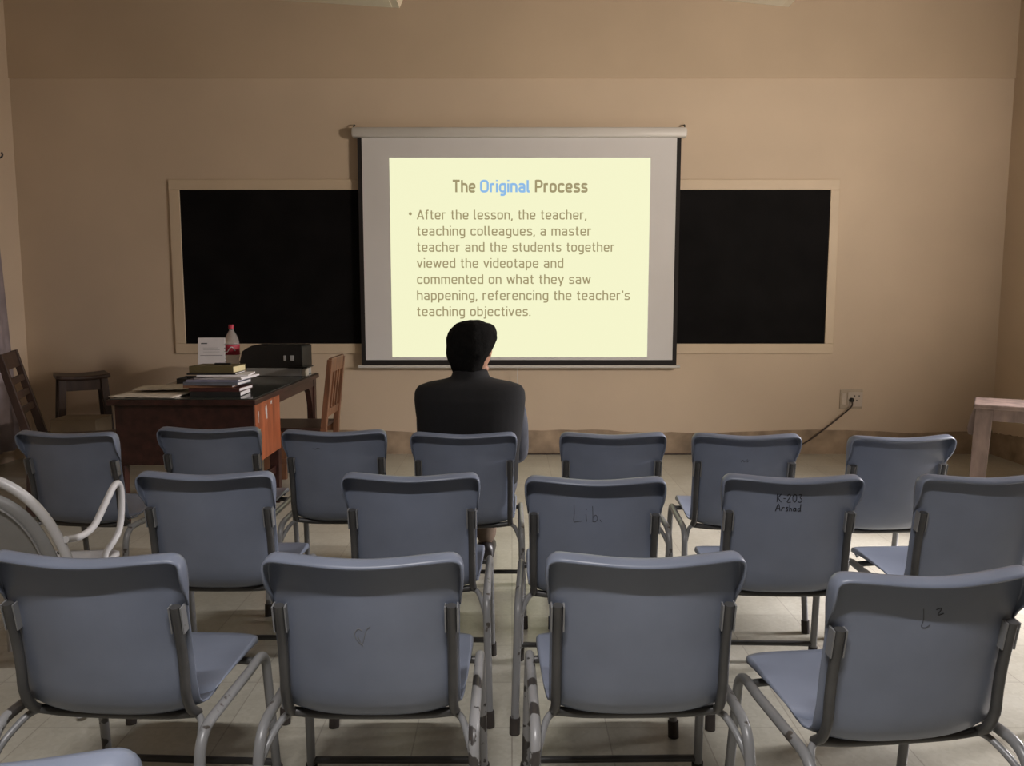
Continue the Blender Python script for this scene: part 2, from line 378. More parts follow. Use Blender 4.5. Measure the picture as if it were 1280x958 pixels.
def stad(x0, x1, y0, y1, r):
    pts = [(x0, (y0 + y1) / 2), (x0, y1), (x1, y1), (x1, y0), (x0, y0), (x0, (y0 + y1) / 2)]
    return (pts, r)
A_ = lambda *p: (list(p), 2.2)
ST = lambda *p: (list(p), 0.0)
BOWL_R = ([(.6, 6.7), (4.8, 6.7), (4.8, .6), (.6, .6)], 2.3); BOWL_L = ([(4.8, 6.7), (.6, 6.7), (.6, .6), (4.8, .6)], 2.3)
GL = {  # narrow square-shouldered sans: strokes as polylines with rounded corners, cap height 10
 'o': (5.5, [stad(.6, 4.9, .6, 6.7, 2.2)]), 'O': (6.7, [stad(.6, 6.1, .6, 9.4, 2.6)]),
 'a': (5.4, [A_((.8, 5.8), (1.0, 6.7), (4.6, 6.7), (4.6, 0)), A_((4.6, 3.9), (.6, 3.9), (.6, .6), (4.6, .6), (4.6, 1.6))]),
 'e': (5.5, [ST((.6, 3.5), (4.9, 3.5)), A_((4.9, 3.5), (4.9, 6.7), (.6, 6.7), (.6, .6), (4.4, .6), (4.8, 1.4))]),
 'h': (5.4, [ST((.6, 0), (.6, 10)), A_((.6, 4.6), (.6, 6.7), (4.8, 6.7), (4.8, 0))]),
 'n': (5.4, [ST((.6, 0), (.6, 7.3)), A_((.6, 4.6), (.6, 6.7), (4.8, 6.7), (4.8, 0))]),
 'm': (8.6, [ST((.6, 0), (.6, 7.3)), A_((.6, 4.8), (.6, 6.7), (4.3, 6.7), (4.3, 0)), A_((4.3, 4.8), (4.3, 6.7), (8.0, 6.7), (8.0, 0))]),
 'r': (3.7, [ST((.6, 0), (.6, 7.3)), A_((.6, 4.8), (.6, 6.7), (3.5, 6.7))]),
 'u': (5.4, [A_((.6, 7.3), (.6, .6), (4.8, .6), (4.8, 2.8)), ST((4.8, 7.3), (4.8, 0))]),
 'i': (1.2, [ST((.6, 0), (.6, 7.3)), ST((.6, 9.1), (.6, 10.1))]), 'l': (2.2, [([(.6, 10), (.6, .6), (2.2, .6)], 1.3)]),
 't': (3.4, [([(1.4, 9.3), (1.4, .6), (3.3, .6)], 1.4), ST((0, 6.7), (3.2, 6.7))]),
 'f': (3.4, [([(1.4, 0), (1.4, 9.4), (3.4, 9.4)], 1.4), ST((0, 6.7), (3.2, 6.7))]),
 'c': (5.1, [A_((4.7, 5.6), (4.4, 6.7), (.6, 6.7), (.6, .6), (4.4, .6), (4.7, 1.7))]),
 's': (5.0, [([(4.4, 5.9), (4.1, 6.7), (.7, 6.7), (.7, 3.9), (4.5, 3.4), (4.5, .6), (.8, .6), (.4, 1.4)], 1.4)]),
 'd': (5.4, [ST((4.8, 0), (4.8, 10)), BOWL_L]), 'b': (5.4, [ST((.6, 0), (.6, 10)), BOWL_R]),
 'p': (5.4, [ST((.6, -2.7), (.6, 7.3)), BOWL_R]), 'g': (5.4, [BOWL_L, A_((4.8, 7.3), (4.8, -2.2), (.9, -2.2))]),
 'j': (1.8, [A_((1.2, 7.3), (1.2, -2.2), (-.6, -2.2)), ST((1.2, 9.1), (1.2, 10.1))]),
 'v': (5.2, [ST((.3, 7.3), (2.6, .3)), ST((2.6, .3), (4.9, 7.3))]), 'y': (5.2, [ST((.3, 7.3), (2.7, .3)), ST((5.0, 7.3), (1.9, -2.6))]),
 'w': (7.6, [ST((.3, 7.3), (2.0, .3)), ST((2.0, .3), (3.8, 6.9)), ST((3.8, 6.9), (5.6, .3)), ST((5.6, .3), (7.3, 7.3))]),
 'k': (4.9, [ST((.6, 0), (.6, 10)), ST((4.6, 7.3), (.8, 3.1)), ST((2.0, 4.4), (4.7, 0))]),
 'A': (6.6, [ST((.3, 0), (3.3, 9.7)), ST((3.3, 9.7), (6.3, 0)), ST((1.4, 2.9), (5.2, 2.9))]), 'T': (6.2, [ST((0, 9.4), (6.2, 9.4)), ST((3.1, 0), (3.1, 9.4))]),
 'P': (5.9, [ST((.6, 0), (.6, 10)), ([(.6, 9.4), (5.5, 9.4), (5.5, 4.4), (.6, 4.4)], 2.3)]),
 ',': (1.3, [ST((.8, 1.0), (.2, -1.7))]), '.': (1.2, [ST((.6, .1), (.6, 1.1))]), "'": (1.2, [ST((.6, 10), (.6, 7.5))]), ' ': (2.6, []),
}
def text_line(txt, u0, u1, v, mkey, capz, name, wgt=.66):
    GAP = 1.35
    total = sum(GL[c][0] + GAP for c in txt) - GAP
    p0, p1 = at(u0, v, SY), at(u1, v, SY); kx = (p1.x - p0.x) / total; kz = capz / 10
    x = 0.0; word = MB(); out = []
    def flush():
        nonlocal word
        if len(word.bm.verts): out.append(word.build(name, M[mkey], slide))
        word = MB()
    for c in txt:
        adv, strokes = GL[c]
        if c == ' ': flush()
        for pts, r in strokes:
            pp = [Vector((a, b_, 0)) for a, b_ in pts]
            if r > 0: pp = fillet(pp, r, 4)
            n = len(pp); L_, R_ = [], []
            for i in range(n):
                t = pp[min(i + 1, n - 1)] - pp[max(i - 1, 0)]; t.normalize(); nx = Vector((-t.y, t.x, 0)) * wgt
                for lst, q in ((L_, pp[i] + nx), (R_, pp[i] - nx)):
                    lst.append(word.bm.verts.new(S(p0.x + (x + q.x) * kx, SY - .0045, p0.z + q.y * kz)))
            for i in range(n - 1): word.bm.faces.new((L_[i], L_[i + 1], R_[i + 1], R_[i]))
        x += adv + GAP
    flush()
    return out
CAPT, CAPB = 0.099, 0.079
text_line('The', 566, 594, 240.5, 'slide_text', CAPT, 'title_word', .88)
text_line('Original', 600.5, 662, 240.5, 'slide_blue', CAPT, 'title_word', .88)[0]['label'] = 'light blue title word'
text_line('Process', 669, 734, 240.5, 'slide_text', CAPT, 'title_word', .88)
for t, u1, v in (('After the lesson, the teacher,', 733, 274.6), ('teaching colleagues, a master', 739, 294.8), ('teacher and the students together', 768, 314.9),
                 ('viewed the videotape and', 704, 335), ('commented on what they saw', 738, 355.1), ("happening, referencing the teacher's", 787, 375.2), ('teaching objectives.', 663, 395.2)):
    text_line(t, 521.5, u1, v, 'slide_text', CAPB, 'text_word')
q = at(513, 267.5, SY); q = S(q.x, SY - .0045, q.z)
b = MB(); ring = [b.bm.verts.new((q[0] + .013 * math.cos(k * PI / 8), q[1], q[2] + .013 * math.sin(k * PI / 8))) for k in range(16)]; b.bm.faces.new(ring)
b.build('bullet', M['slide_text'], slide)

# ------------------------------------------------------------------ lamps
def batten(name, x, y, z, L, tilt, lit, label, group):
    r = empty(name, (x, y, z)); tag(r, label, 'ceiling light', group)
    c, s = math.cos(tilt), math.sin(tilt)
    R = Matrix.Rotation(tilt, 3, 'Y')
    if lit:
        MB().prism([(-.075, 0), (.075, 0), (.055, .05), (-.055, .05)], 'x', -L / 2, L / 2).build('housing', M['cream_metal'], r).rotation_euler = (0, tilt, 0)
    else:
        MB().prism([(-L / 2 - .03, .06), (-L / 2, -.02), (L / 2, -.02), (L / 2 + .03, .06)], 'y', -.10, .10).build('housing', M['cream_metal'], r).rotation_euler = (0, tilt, 0)
        MB().box(-L / 2 + .04, L / 2 - .04, -.085, .085, -.024, -.019).build('diffuser', M['cream_panel'], r).rotation_euler = (0, tilt, 0)
    if lit: MB().tube([(-L / 2 + .02, 0, -.022), (L / 2 - .02, 0, -.022)], .014, 12).build('tube', M['tube_on'] if lit else M['white_plastic'], r, 40).rotation_euler = (0, tilt, 0)
    for sx in (-1, 1):
        xx = sx * L * .36
        MB().tube([(xx, 0, .045 - xx * math.sin(tilt)), (xx, 0, ZC - z)], .007, 8).build('hanging_rod', M['cream_metal'], r, 40)
    if lit: area('tube_glow', (0, 0, -.045), (0, 0, 0), L - .06, .05, lit, (1.0, 0.96, 0.95), r, 140)
    return r
batten('ceiling_light', -0.15, 0.10, 3.45, 1.25, 0, TUBE_LIGHT, 'lit tube light hanging above the nearest row of chairs', 'hanging tube lights')
p = at(505, 7, 4.5); batten('ceiling_light', p.x - .66, 4.5, p.z + .080, 1.25, math.atan(.062), 0, 'unlit cream tube light, its end showing at the upper left edge', 'hanging tube lights')
p = at(1003, 5, 4.5); batten('ceiling_light', p.x - .66, 4.5, p.z + .098, 1.25, math.atan(.095), 0, 'unlit cream tube light, its end showing at the upper right edge', 'hanging tube lights')
# added wall lamp, out of view, placed and aimed to brighten the front wall
r = empty('added_wall_light', (XW, 3.0, 2.30)); tag(r, 'unseen tube light added on the right wall to brighten the front wall', 'added wall light')
MB().box(-.06, 0, -.62, .62, -.04, .04, .008).build('housing', M['cream_metal'], r)
MB().tube([(-.075, -.58, 0), (-.075, .58, 0)], .014, 12).build('tube', M['tube_on'], r, 40)
wg = area('wall_fill', (-.12, .05, 0), (0, 0, 0), 1.0, .05, SIDE_LIGHT, (1.0, 0.87, 0.75), r, 115)
wg.rotation_euler = Vector((-.72, .68, .16)).to_track_quat('-Z', 'Y').to_euler()

# ------------------------------------------------------------------ wall socket, plug and cable
p0, p1 = at(1050, 487, D), at(1077, 511, D)
so = empty('wall_socket', ((p0.x + p1.x) / 2, D, (p0.z + p1.z) / 2)); tag(so, 'white switch socket on the front wall with a cable plugged in', 'socket')
hw, hh = (p1.x - p0.x) / 2, (p0.z - p1.z) / 2
MB().box(-hw, hw, -.010, 0, -hh, hh, .004).build('backplate', M['socket'], so)
MB().box(-hw * .35, hw * .98, -.018, -.010, -hh * .8, hh * .75, .004).build('faceplate', M['socket_face'], so)
MB().box(-hw * .85, -hw * .5, -.016, -.010, -hh * .6, hh * .6, .003).build('switch', M['socket_face'], so)
b = MB()
for x, z in ((hw * .25, hh * .35), (hw * .45, -.01), (hw * .65, hh * .35)): b.tube([(x, -.0195, z), (x, -.015, z)], .006, 8)
b.build('socket_hole', M['blackplastic'], so)
kx, kz = so.location.x, so.location.z
pts = [(kx - .005, D - .045, kz - .015), (kx - .02, D - .06, kz - .06), (kx - .10, D - .05, kz - .14), (kx - .25, D - .06, kz - .26), (kx - .40, D - .06, kz - .37),
       (kx - .58, D - .06, .035), (kx - .85, D - .05, .007), (kx - 1.2, D - .035, .006), (kx - 1.7, D - .04, .006), (kx - 2.3, D - .03, .006), (kx - 2.9, D - .035, .006), (kx - 3.4, D - .03, .006)]
cb = empty('power_cable', (kx, D - .04, kz)); tag(cb, 'dark power cable running from the wall socket down along the skirting', 'cable')
MB().tube([Vector(p) - cb.location for p in smooth_path(pts)], .0065, 8).build('cord', M['cable'], cb, 60)
MB().lathe([(.010, 0), (.019, .004), (.019, .022), (.012, .034), (.007, .036)], seg=14).build('plug', M['blackplastic'], cb, 40).matrix_local = Matrix.Translation((-.005, .022, -.005)) @ Matrix.Rotation(PI / 2, 4, 'X')

# left wall: curtain and rod
cu = empty('curtain', (-XW + .012, 6.36, 0)); tag(cu, 'grey violet curtain at the edge of the left wall', 'curtain')
rows = []
n = 40
for t in range(13):
    z = 1.95 - 1.83 * t / 12; q = .018 + .075 * (t / 12) ** .8
    rows.append([Vector((q + (.008 + .014 * t / 12) * math.sin(i * 1.1), -1.0 + 1.12 * i / n, z)) for i in range(n + 1)])
b = MB(); b.grid(rows); o = b.build('cloth', M['curtain'], cu, 180)
md = o.modifiers.new('thick', 'SOLIDIFY'); md.thickness = .004
MB().tube([(.018, -1.0, 1.955), (.018, .115, 1.955)], .007, 10).build('hem_rod', M['curtain'], cu, 40)
p = at(4, 197, 6.55)
hk = empty('wall_hook', (-XW, 6.55, p.z)); tag(hk, 'small dark hook fixed high on the left wall', 'hook')
MB().lathe([(.022, 0), (.022, .008), (.012, .012), (.012, .02)], seg=14).build('hook_plate', M['frame_dark'], hk, 40).rotation_euler = (0, PI / 2, 0)
MB().tube(smooth_path([(.015, 0, 0), (.055, 0, 0), (.07, 0, .02), (.065, 0, .04)]), .007, 8).build('hook_arm', M['frame_dark'], hk, 40)

# ------------------------------------------------------------------ stacking chairs
# shell profile at the middle (y forward, z up): seat front lip -> seat -> bend -> top of back
SEAT = [(.478, .404), (.476, .420), (.462, .431), (.43, .434), (.36, .429), (.28, .420), (.20, .411), (.15, .402)]
BEND = [(.115, .398), (.085, .402), (.062, .418), (.046, .446), (.036, .485)]
BACK = [(.030, .54), (.024, .58), (.018, .62), (.013, .66), (.010, .685), (.007, .71), (.003, .743), (.0, .772), (-.003, .798)]
PROF = SEAT + BEND + BACK
HW = [(0.0, .190), (1.0, .198), (2.0, .206), (3.0, .211), (4.0, .213), (6, .211), (7, .209), (8, .206), (9, .203), (10, .202), (12, .203), (14, .203), (16, .205), (17, .206), (18, .208), (19, .212), (20, .214), (21, .214)]
NU = 33
US = [math.sin((2 * k / (NU - 1) - 1) * PI / 2 * .96) / math.sin(PI / 2 * .96) for k in range(NU)]
def wrap_at(i):
    return lerp_tab([(0, 0), (6, .0), (8, .015), (11, .045), (14, .047), (17, .040), (21, .034)], i)
def lift_at(i):
    return lerp_tab([(0, .0), (3, .012), (6, .022), (8, .022), (9, .022), (11, .016), (13, .004), (15, 0)], i)
def ztop(u):
    a = abs(u); dz = .008 * sstep(0, .88, a)
    if a > .87:
        t = min(1, (a - .87) / .13); dz -= .030 * (1 - math.sqrt(max(0, 1 - t * t)))
    return dz
I0 = len(SEAT) + len(BEND) - 1
def shell_pt(i, u):
    y, z = PROF[i]; x = u * lerp_tab(HW, i); a = abs(u)
    y += wrap_at(i) * a ** 2.2; z += lift_at(i) * a ** 3.5
    if i > I0:
        s = (i - I0) / (len(PROF) - 1 - I0); z += ztop(u) * s ** 2.2
    if i < 4: y -= .05 * a ** 5 * (1 - i / 5)
    return Vector((x, y, z))
def back_y(x, z):
    tab = [(p[1], i) for i, p in enumerate(PROF) if i >= I0]
    i = lerp_tab(tab, z); u = x / lerp_tab(HW, i)
    return lerp_tab([(p[1], p[0]) for p in PROF[I0:]], z) + wrap_at(i) * abs(u) ** 2.2

def shell_meshes():
    split = len(SEAT) - 1
    rows = []                                          # seat with rolled-down side edges
    for i in range(0, split + 1):
        r = [shell_pt(i, u) for u in US]; a = (1 - sstep(1.5, 6.5, i)) * (0, .25, .75, 1)[min(i, 3)]
        q = lambda p, sg: [p + Vector((sg * .006, 0, -.020)) * a, p + Vector((sg * .0055, 0, -.009)) * a, p + Vector((sg * .003, 0, -.002)) * a]
        rows.append(q(r[0], -1) + r + q(r[-1], 1)[::-1])
    seat = MB(); seat.grid(rows); bmesh.ops.remove_doubles(seat.bm, verts=seat.bm.verts, dist=1e-6)
    b = MB(); V = b.grid([[shell_pt(i, u) for u in US] for i in range(split, len(PROF))])
    ear = len(SEAT) + len(BEND) + 4 - split            # row where the rolled rim begins
    path = [V[i][0] for i in range(ear, len(V) - 1)] + V[-1] + [V[i][-1] for i in range(len(V) - 2, ear - 1, -1)]
    n = len(path); lens = [0]
    for k in range(1, n): lens.append(lens[-1] + (path[k].co - path[k - 1].co).length)
    prev = path
    offs = [(.001, -.009), (.0015, -.019), (.001, -.029), (.0, -.037)]   # outward, rearward
    co = [v.co.copy() for v in path]
    for (o_, r_) in offs:
        ring = []
        for k in range(n):
            t = co[min(k + 1, n - 1)] - co[max(k - 1, 0)]; t.y = 0; t.normalize()
            nrm = Vector((-t.z, 0, t.x))
            amp = sstep(0, .075, min(lens[k], lens[-1] - lens[k])) * .93 + .07
            top = max(0, nrm.z) ** 1.5; ring.append(b.bm.verts.new(co[k] + (nrm * o_ + Vector((0, r_, -.010 * top * (r_ / .037) ** 2))) * amp))
        for k in range(n - 1): b.bm.faces.new((prev[k], prev[k + 1], ring[k + 1], ring[k]))
        prev = ring
    return seat, b

def make_chair():
    r = empty('stacking_chair', (0, 0, 0)); tag(r, 'blue-grey chair', 'chair')
    seat, bk = shell_meshes()
    for nm, bb in (('seat', seat), ('backrest', bk)):
        o = bb.build(nm, M['shell'], r, 180)
        md = o.modifiers.new('thick', 'SOLIDIFY'); md.thickness = .005; md.offset = 0
    RX, RZ = .236, .402
    for s in (-1, 1):
        rear_top = [(s * RX, .13, RZ), (s * (RX + .001), .03, RZ)]
        # rear leg: bends up from the foot into the side rail
        pth = fillet([(s * .246, -.048, .012), (s * (RX + .001), .012, RZ), (s * RX, .16, RZ)], .065, 7)
        lg = MB().tube(pth, .0125, 12).build('leg', M['frame'], r, 60)
        MB().tube([(s * .2465, -.0505, 0), (s * .2455, -.0435, .05)], [.0165, .0165], 12).build('rubber_foot', M['rubber'], lg, 50)
        pth = fillet([(s * .243, .462, .012), (s * RX, .415, RZ + .008), (s * RX, .30, RZ)], .065, 7)
        lg = MB().tube(pth, .0125, 12).build('leg', M['frame'], r, 60)
        MB().tube([(s * .2432, .4635, 0), (s * .2422, .458, .05)], [.0165, .0165], 12).build('rubber_foot', M['rubber'], lg, 50)
        MB().tube([(s * RX, .155, RZ), (s * RX, .305, RZ)], .0125, 12).build('side_rail', M['frame'], r, 60)
        # back upright with its bracket
        ux = .189
        pts = [(s * ux, back_y(ux, z) - .019, z) for z in (.685, .64, .58, .52, .47)] + [(s * ux, .075, .425), (s * (ux + .002), .105, .398)]
        MB().tube(smooth_path(pts, 3), .0115, 10, flat=1.0).build('back_upright', M['frame_dark'], r, 60)
        for dx in (-.0135, .0135):
            b = MB()
            pp = [(s * ux + dx, back_y(ux, z) - .014, z) for z in (.685, .655, .622)]
            for a_, b_ in zip(pp, pp[1:]): b.bar(a_, b_, .0035, .022, up=(0, 1, 0))
            b.build('bracket', M['frame'], r)
    MB().tube(smooth_path([(-.190, .105, .398), (-.10, .108, .389), (.10, .108, .389), (.190, .105, .398)]), .011, 10).build('crossbar', M['frame_dark'], r, 60)
    for s in (-1, 1):
        MB().tube(smooth_path([(s * .187, .105, .398), (s * .208, .085, .388), (s * .226, .035, .360), (s * .238, .004, .325)]), .0085, 8).build('brace', M['frame'], r, 60)
    MB().tube([(-.236, .36, .402), (-.10, .36, .410), (.10, .36, .410), (.236, .36, .402)], .010, 10).build('seat_support', M['frame_dark'], r, 60)
    MB().tube([(-.241, .457, .062), (.241, .457, .062)], .010, 10).build('stretcher', M['frame_dark'], r, 60)
    return r

CH = [ # x, y, turn (deg), label
 ('f1', -0.925, 1.668, -3, 'blue-grey plastic chair of the nearest row, cut off by the left edge of the picture', 'nearest row of chairs'),
 ('f2', -0.322, 1.665, 0, 'blue-grey plastic chair of the nearest row with a faint heart scratch on its back', 'nearest row of chairs'),
 ('f3', 0.290, 1.670, 1, 'blue-grey plastic chair of the nearest row with a blank back, right of the heart-scratched one', 'nearest row of chairs'),
 ('f4', 0.858, 1.560, 6, 'blue-grey plastic chair of the nearest row, turned slightly, cut off by the right edge', 'nearest row of chairs'),
 ('r1', -0.675, 0.905, 0, 'blue-grey plastic chair of which only a top corner shows at the bottom left edge', 'chairs behind the nearest row'),
 ('m1', -0.971, 2.475, 0, 'blue-grey plastic chair of the second row, beside the white armchair', 'second row of chairs'),
 ('m2', -0.318, 2.455, 0, 'blue-grey plastic chair of the second row, directly behind the seated man', 'second row of chairs'),
 ('m3', 0.256, 2.405, -2, 'blue-grey plastic chair of the second row with Lib pencilled on its back', 'second row of chairs'),
 ('m4', 0.872, 2.430, -2, 'blue-grey plastic chair of the second row with two lines of black handwriting', 'second row of chairs'),
 ('m5', 1.480, 2.435, 3, 'blue-grey plastic chair of the second row, cut off by the right edge', 'second row of chairs'),
 ('c1', -1.83, 3.230, -6, 'blue-grey plastic chair at the left end of the far row, beyond the white armchair', 'far row of chairs'),
 ('c2', -1.285, 3.340, 0, 'blue-grey plastic chair of the far row, standing before the dark front of the desk', 'far row of chairs'),
 ('c3', -0.738, 3.270, 0, 'blue-grey plastic chair of the far row, between the desk corner and the seated man', 'far row of chairs'),
 ('c4', -0.197, 3.210, 0, 'blue-grey plastic chair the man in the black waistcoat sits on', 'far row of chairs'),
 ('c5', 0.411, 3.205, 0, 'empty blue-grey plastic chair next to the right of the seated man', 'far row of chairs'),
 ('c6', 0.947, 3.180, -3, 'blue-grey plastic chair of the far row, second to the right of the seated man', 'far row of chairs'),
 ('c7', 1.556, 3.135, 4, 'blue-grey plastic chair at the right end of the far row, below the wall socket', 'far row of chairs'),
]
proto = make_chair(); chairs = {}
first = True
for k, x, y, a, lab, grp in CH:
    o = proto if first else copy_tree(proto)
    first = False
    o.location = (x, y, 0); o.rotation_euler = (0, 0, math.radians(a)); o['label'] = lab; o['group'] = grp; chairs[k] = o

# handwriting on the chair backs (strokes in x,z on the rear of the backrest; x to the right as seen from behind)
def scribble(key, strokes, m, r, name='handwriting', x0=0, z0=0, sc_=1.0):
    b = MB()
    for st in strokes:
        pp = [(x0 + px * sc_, z0 + pz * sc_) for px, pz in st]
        if len(pp) > 2: pp = [(v.x, v.z) for v in smooth_path([(q[0], 0, q[1]) for q in pp], 3)]
        b.tube([(px, back_y(px, pz) - .0032, pz) for px, pz in pp], r, 5)
    b.build(name, m, chairs[key])
scribble('m3', [[(0, .9), (.02, .45), (.0, 0), (.2, .02), (.42, .05)], [(.62, .42), (.64, .2), (.66, .02)], [(.64, .66), (.65, .70)],
                [(.95, .85), (.97, .4), (.98, .0)], [(.98, .25), (1.12, .38), (1.22, .2), (1.12, .02), (.98, .05)], [(1.35, .12), (1.42, .02)]], M['pencil'], .0010, x0=-.065, z0=.664, sc_=.060)
# K-203 / Arshad
scribble('m4', [[(0, 1), (.03, 0)], [(.45, 1), (.05, .45)], [(.12, .5), (.5, 0)], [(.75, .45), (1.0, .45)],
                [(1.2, .8), (1.4, 1.0), (1.55, .75), (1.2, .02), (1.65, .0)], [(2.05, 1.0), (1.85, .7), (1.9, .2), (2.1, .0), (2.3, .35), (2.25, .85), (2.05, 1.0)],
                [(2.55, .95), (2.9, .95), (2.7, .6), (2.95, .3), (2.8, .0), (2.5, .05)]], M['marker'], .0012, x0=-.048, z0=.722, sc_=.026)
scribble('m4', [[(0, .0), (.35, 1.0), (.6, .05)], [(.1, .38), (.52, .42)], [(.8, .05), (.85, .55)], [(.85, .38), (1.0, .55), (1.15, .5)],
                [(1.65, .55), (1.4, .52), (1.55, .28), (1.62, .1), (1.35, .02)], [(1.85, 1.0), (1.85, .02)], [(1.85, .3), (2.05, .45), (2.15, .02)],
                [(2.7, .45), (2.4, .4), (2.4, .05), (2.65, .1), (2.7, .45), (2.75, .02)], [(3.3, .4), (3.0, .35), (3.0, .02), (3.3, .1)], [(3.32, 1.0), (3.3, .3), (3.36, .0)]], M['marker'], .0014, x0=-.050, z0=.692, sc_=.023)
scribble('f2', [[(.0, .9), (-.25, 1.05), (-.5, .7), (-.3, .2), (.0, -.1)], [(-.3, .6), (-.05, .0), (.22, .9), (.5, 1.2)]], M['frame'], .0006, 'heart_scratch', x0=-.005, z0=.60, sc_=.035)
scribble('f4', [[(0, 1), (.1, .2), (.0, -.3), (.3, -.4), (.6, -.2)], [(.9, .9), (1.3, 1.0), (1.1, .5), (1.5, .6)]], M['pencil'], .0006, 'pencil_scribble', x0=-.025, z0=.70, sc_=.03)
scribble('c6', [[(0, .0), (.3, .35), (.5, .0), (.8, .3)], [(1.0, .5), (1.0, .0), (1.3, .3)]], M['pencil'], .0009, 'pencil_scribble', x0=-.02, z0=.69, sc_=.025)
scribble('c3', [[(0, .2), (.5, .0), (1.0, .3), (1.6, .1)]], M['pencil'], .0009, 'scuff_mark', x0=-.09, z0=.725, sc_=.02)

M['frame_chipped'] = mat('heavily_chipped_enamel', (0.26, 0.26, 0.262), 0.32, 0, 19.0, spec=0.5, col2=(0.05, 0.045, 0.042), contrast=(0.44, 0.46))
for key, sg in (('f2', 1), ('f3', -1), ('f1', -1)):
    for ch in chairs[key].children:
        if ch.name.startswith(('leg', 'side_rail')) and sg * sum(v.co.x for v in ch.data.vertices) > 0:
            ch.data = ch.data.copy(); ch.data.materials[0] = M['frame_chipped']

# ------------------------------------------------------------------ white tubular armchairs
def make_armchair():
    r = empty('armchair', (0, 0, 0)); tag(r, 'white armchair', 'armchair')
    W = .265
    def hoop(w_, z0, ztop_, y0, ytop, n=26, e=2.4):
        pts = []
        for k in range(n + 1):
            a = PI * k / n; cx, cz = math.cos(a), math.sin(a)
            x = w_ * (abs(cx) ** (2 / e)) * (1 if cx >= 0 else -1); q = abs(cz) ** (2 / e)
            pts.append(Vector((x, y0 + (ytop - y0) * q, z0 + (ztop_ - z0) * q)))
        return pts
    h = hoop(W, .40, .815, .03, -.075)
    path = [Vector((W + .015, -.02, .015)), Vector((W + .005, .02, .25))] + h + [Vector((-W - .005, .02, .25)), Vector((-W - .015, -.02, .015))]
    MB().tube(smooth_path(path, 3), .0155, 12).build('back_hoop', M['white_metal'], r, 60)
    inner = hoop(W - .034, .43, .77, .025, -.065)
    b = MB(); c = b.bm.verts.new((0, -.012, .58)); ring = [b.bm.verts.new(p) for p in inner]; ring2 = [b.bm.verts.new(Vector((p.x * .80, p.y - .008, .60 + (p.z - .60) * .80))) for p in inner]
    for k in range(len(ring) - 1):
        b.bm.faces.new((ring[k], ring[k + 1], ring2[k + 1], ring2[k])); b.bm.faces.new((ring2[k], ring2[k + 1], c))
    b.bm.faces.new((ring[-1], ring[0], ring2[0], ring2[-1])); b.bm.faces.new((ring2[-1], ring2[0], c))
    pn = b.build('back_panel', M['white_panel'], r, 35); md = pn.modifiers.new('t', 'SOLIDIFY'); md.thickness = .006
    MB().tube([Vector((p.x * .80, p.y - .012, .60 + (p.z - .60) * .80)) for p in inner], .0035, 6).build('pressed_bead', M['white_panel'], pn, 60)
    b = MB()
    for x, z in ((W - .015, .55), (-W + .015, .55), (0, .795)):
        q = .03 if abs(x) > .1 else -.07
        b.tube([(x + (.012 if x > 0 else -.012 if x < 0 else 0), q - .03 if abs(x) > .1 else q, z), (x * .9, q - .025 if abs(x) > .1 else q, z - (.03 if x == 0 else 0))], .006, 8)
    b.build('clip', M['frame_dark'], r, 50)
    # seat: dished sheet with rounded corners
    rows = []
    for i in range(13):
        t = i / 12; y = .02 + .45 * t; row = []
        for j in range(17):
            s = 2 * j / 16 - 1
            w_ = .235 - .05 * max(0, (t - .8) / .2) ** 2 - .03 * max(0, (.15 - t) / .15) ** 2
            row.append((s * w_, y - .03 * abs(s) ** 4 * t, .425 - .015 * math.sin(PI * t) + .012 * s * s - .02 * max(0, (t - .85) / .15)))
        rows.append(row)
    b = MB(); b.grid(rows); o = b.build('seat', M['white_metal'], r, 180); md = o.modifiers.new('t', 'SOLIDIFY'); md.thickness = .012
    for s in (-1, 1):
        pts = [(s * W, -.02, .60), (s * (W - .002), .07, .583), (s * (W - .006), .16, .590), (s * (W - .012), .25, .640), (s * (W - .018), .33, .685), (s * (W - .022), .375, .685),
               (s * (W - .024), .395, .645), (s * (W - .026), .392, .57), (s * (W - .03), .375, .51), (s * (W - .04), .345, .475), (s * (W - .055), .325, .445), (s * (W - .06), .32, .41)]
        MB().tube(smooth_path(pts, 5), .0115, 10).build('armrest', M['white_metal'], r, 60)
        MB().tube(fillet([(s * .20, .05, .405), (s * .215, .41, .405), (s * .25, .47, .012)], .06), .012, 10).build('leg', M['white_metal'], r, 60)
    MB().tube([(-.205, .20, .405), (.205, .20, .405)], .009, 8).build('seat_support', M['white_metal'], r, 60)
    return r
ac = make_armchair(); ac.location = (-1.665, 2.46, 0); ac['label'] = 'white tubular metal armchair at the left end of the second row'

# ------------------------------------------------------------------ teacher's desk
DX0, DX1, DYF, DYB, DH = -2.36, -1.52, 4.66, 6.28, .76
dk = empty('desk', ((DX0 + DX1) / 2, DYF, 0), math.radians(.6)); tag(dk, "dark wooden teacher's desk with glass top, end-on at the left front", 'desk')
hwid = (DX1 - DX0) / 2; LN = DYB - DYF
MB().box(-hwid - .015, hwid + .015, -.02, LN, DH - .04, DH - .006, .006).build('desktop', M['desk'], dk)
MB().box(-hwid, hwid, -.01, LN - .02, DH - .006, DH, .002).build('glass_sheet', M['desk_top'], dk)
MB().box(-hwid + .02, hwid - .004, .01, .035, .36, DH - .04, .002).build('front_panel', M['desk'], dk)
pd = MB().box(hwid - .45, hwid - .004, .036, .56, .36, DH - .04, .003).build('pedestal', M['desk_side'], dk); pd['label'] = 'red-brown drawer pedestal with white paint marks'
b = MB()
random.seed(4)
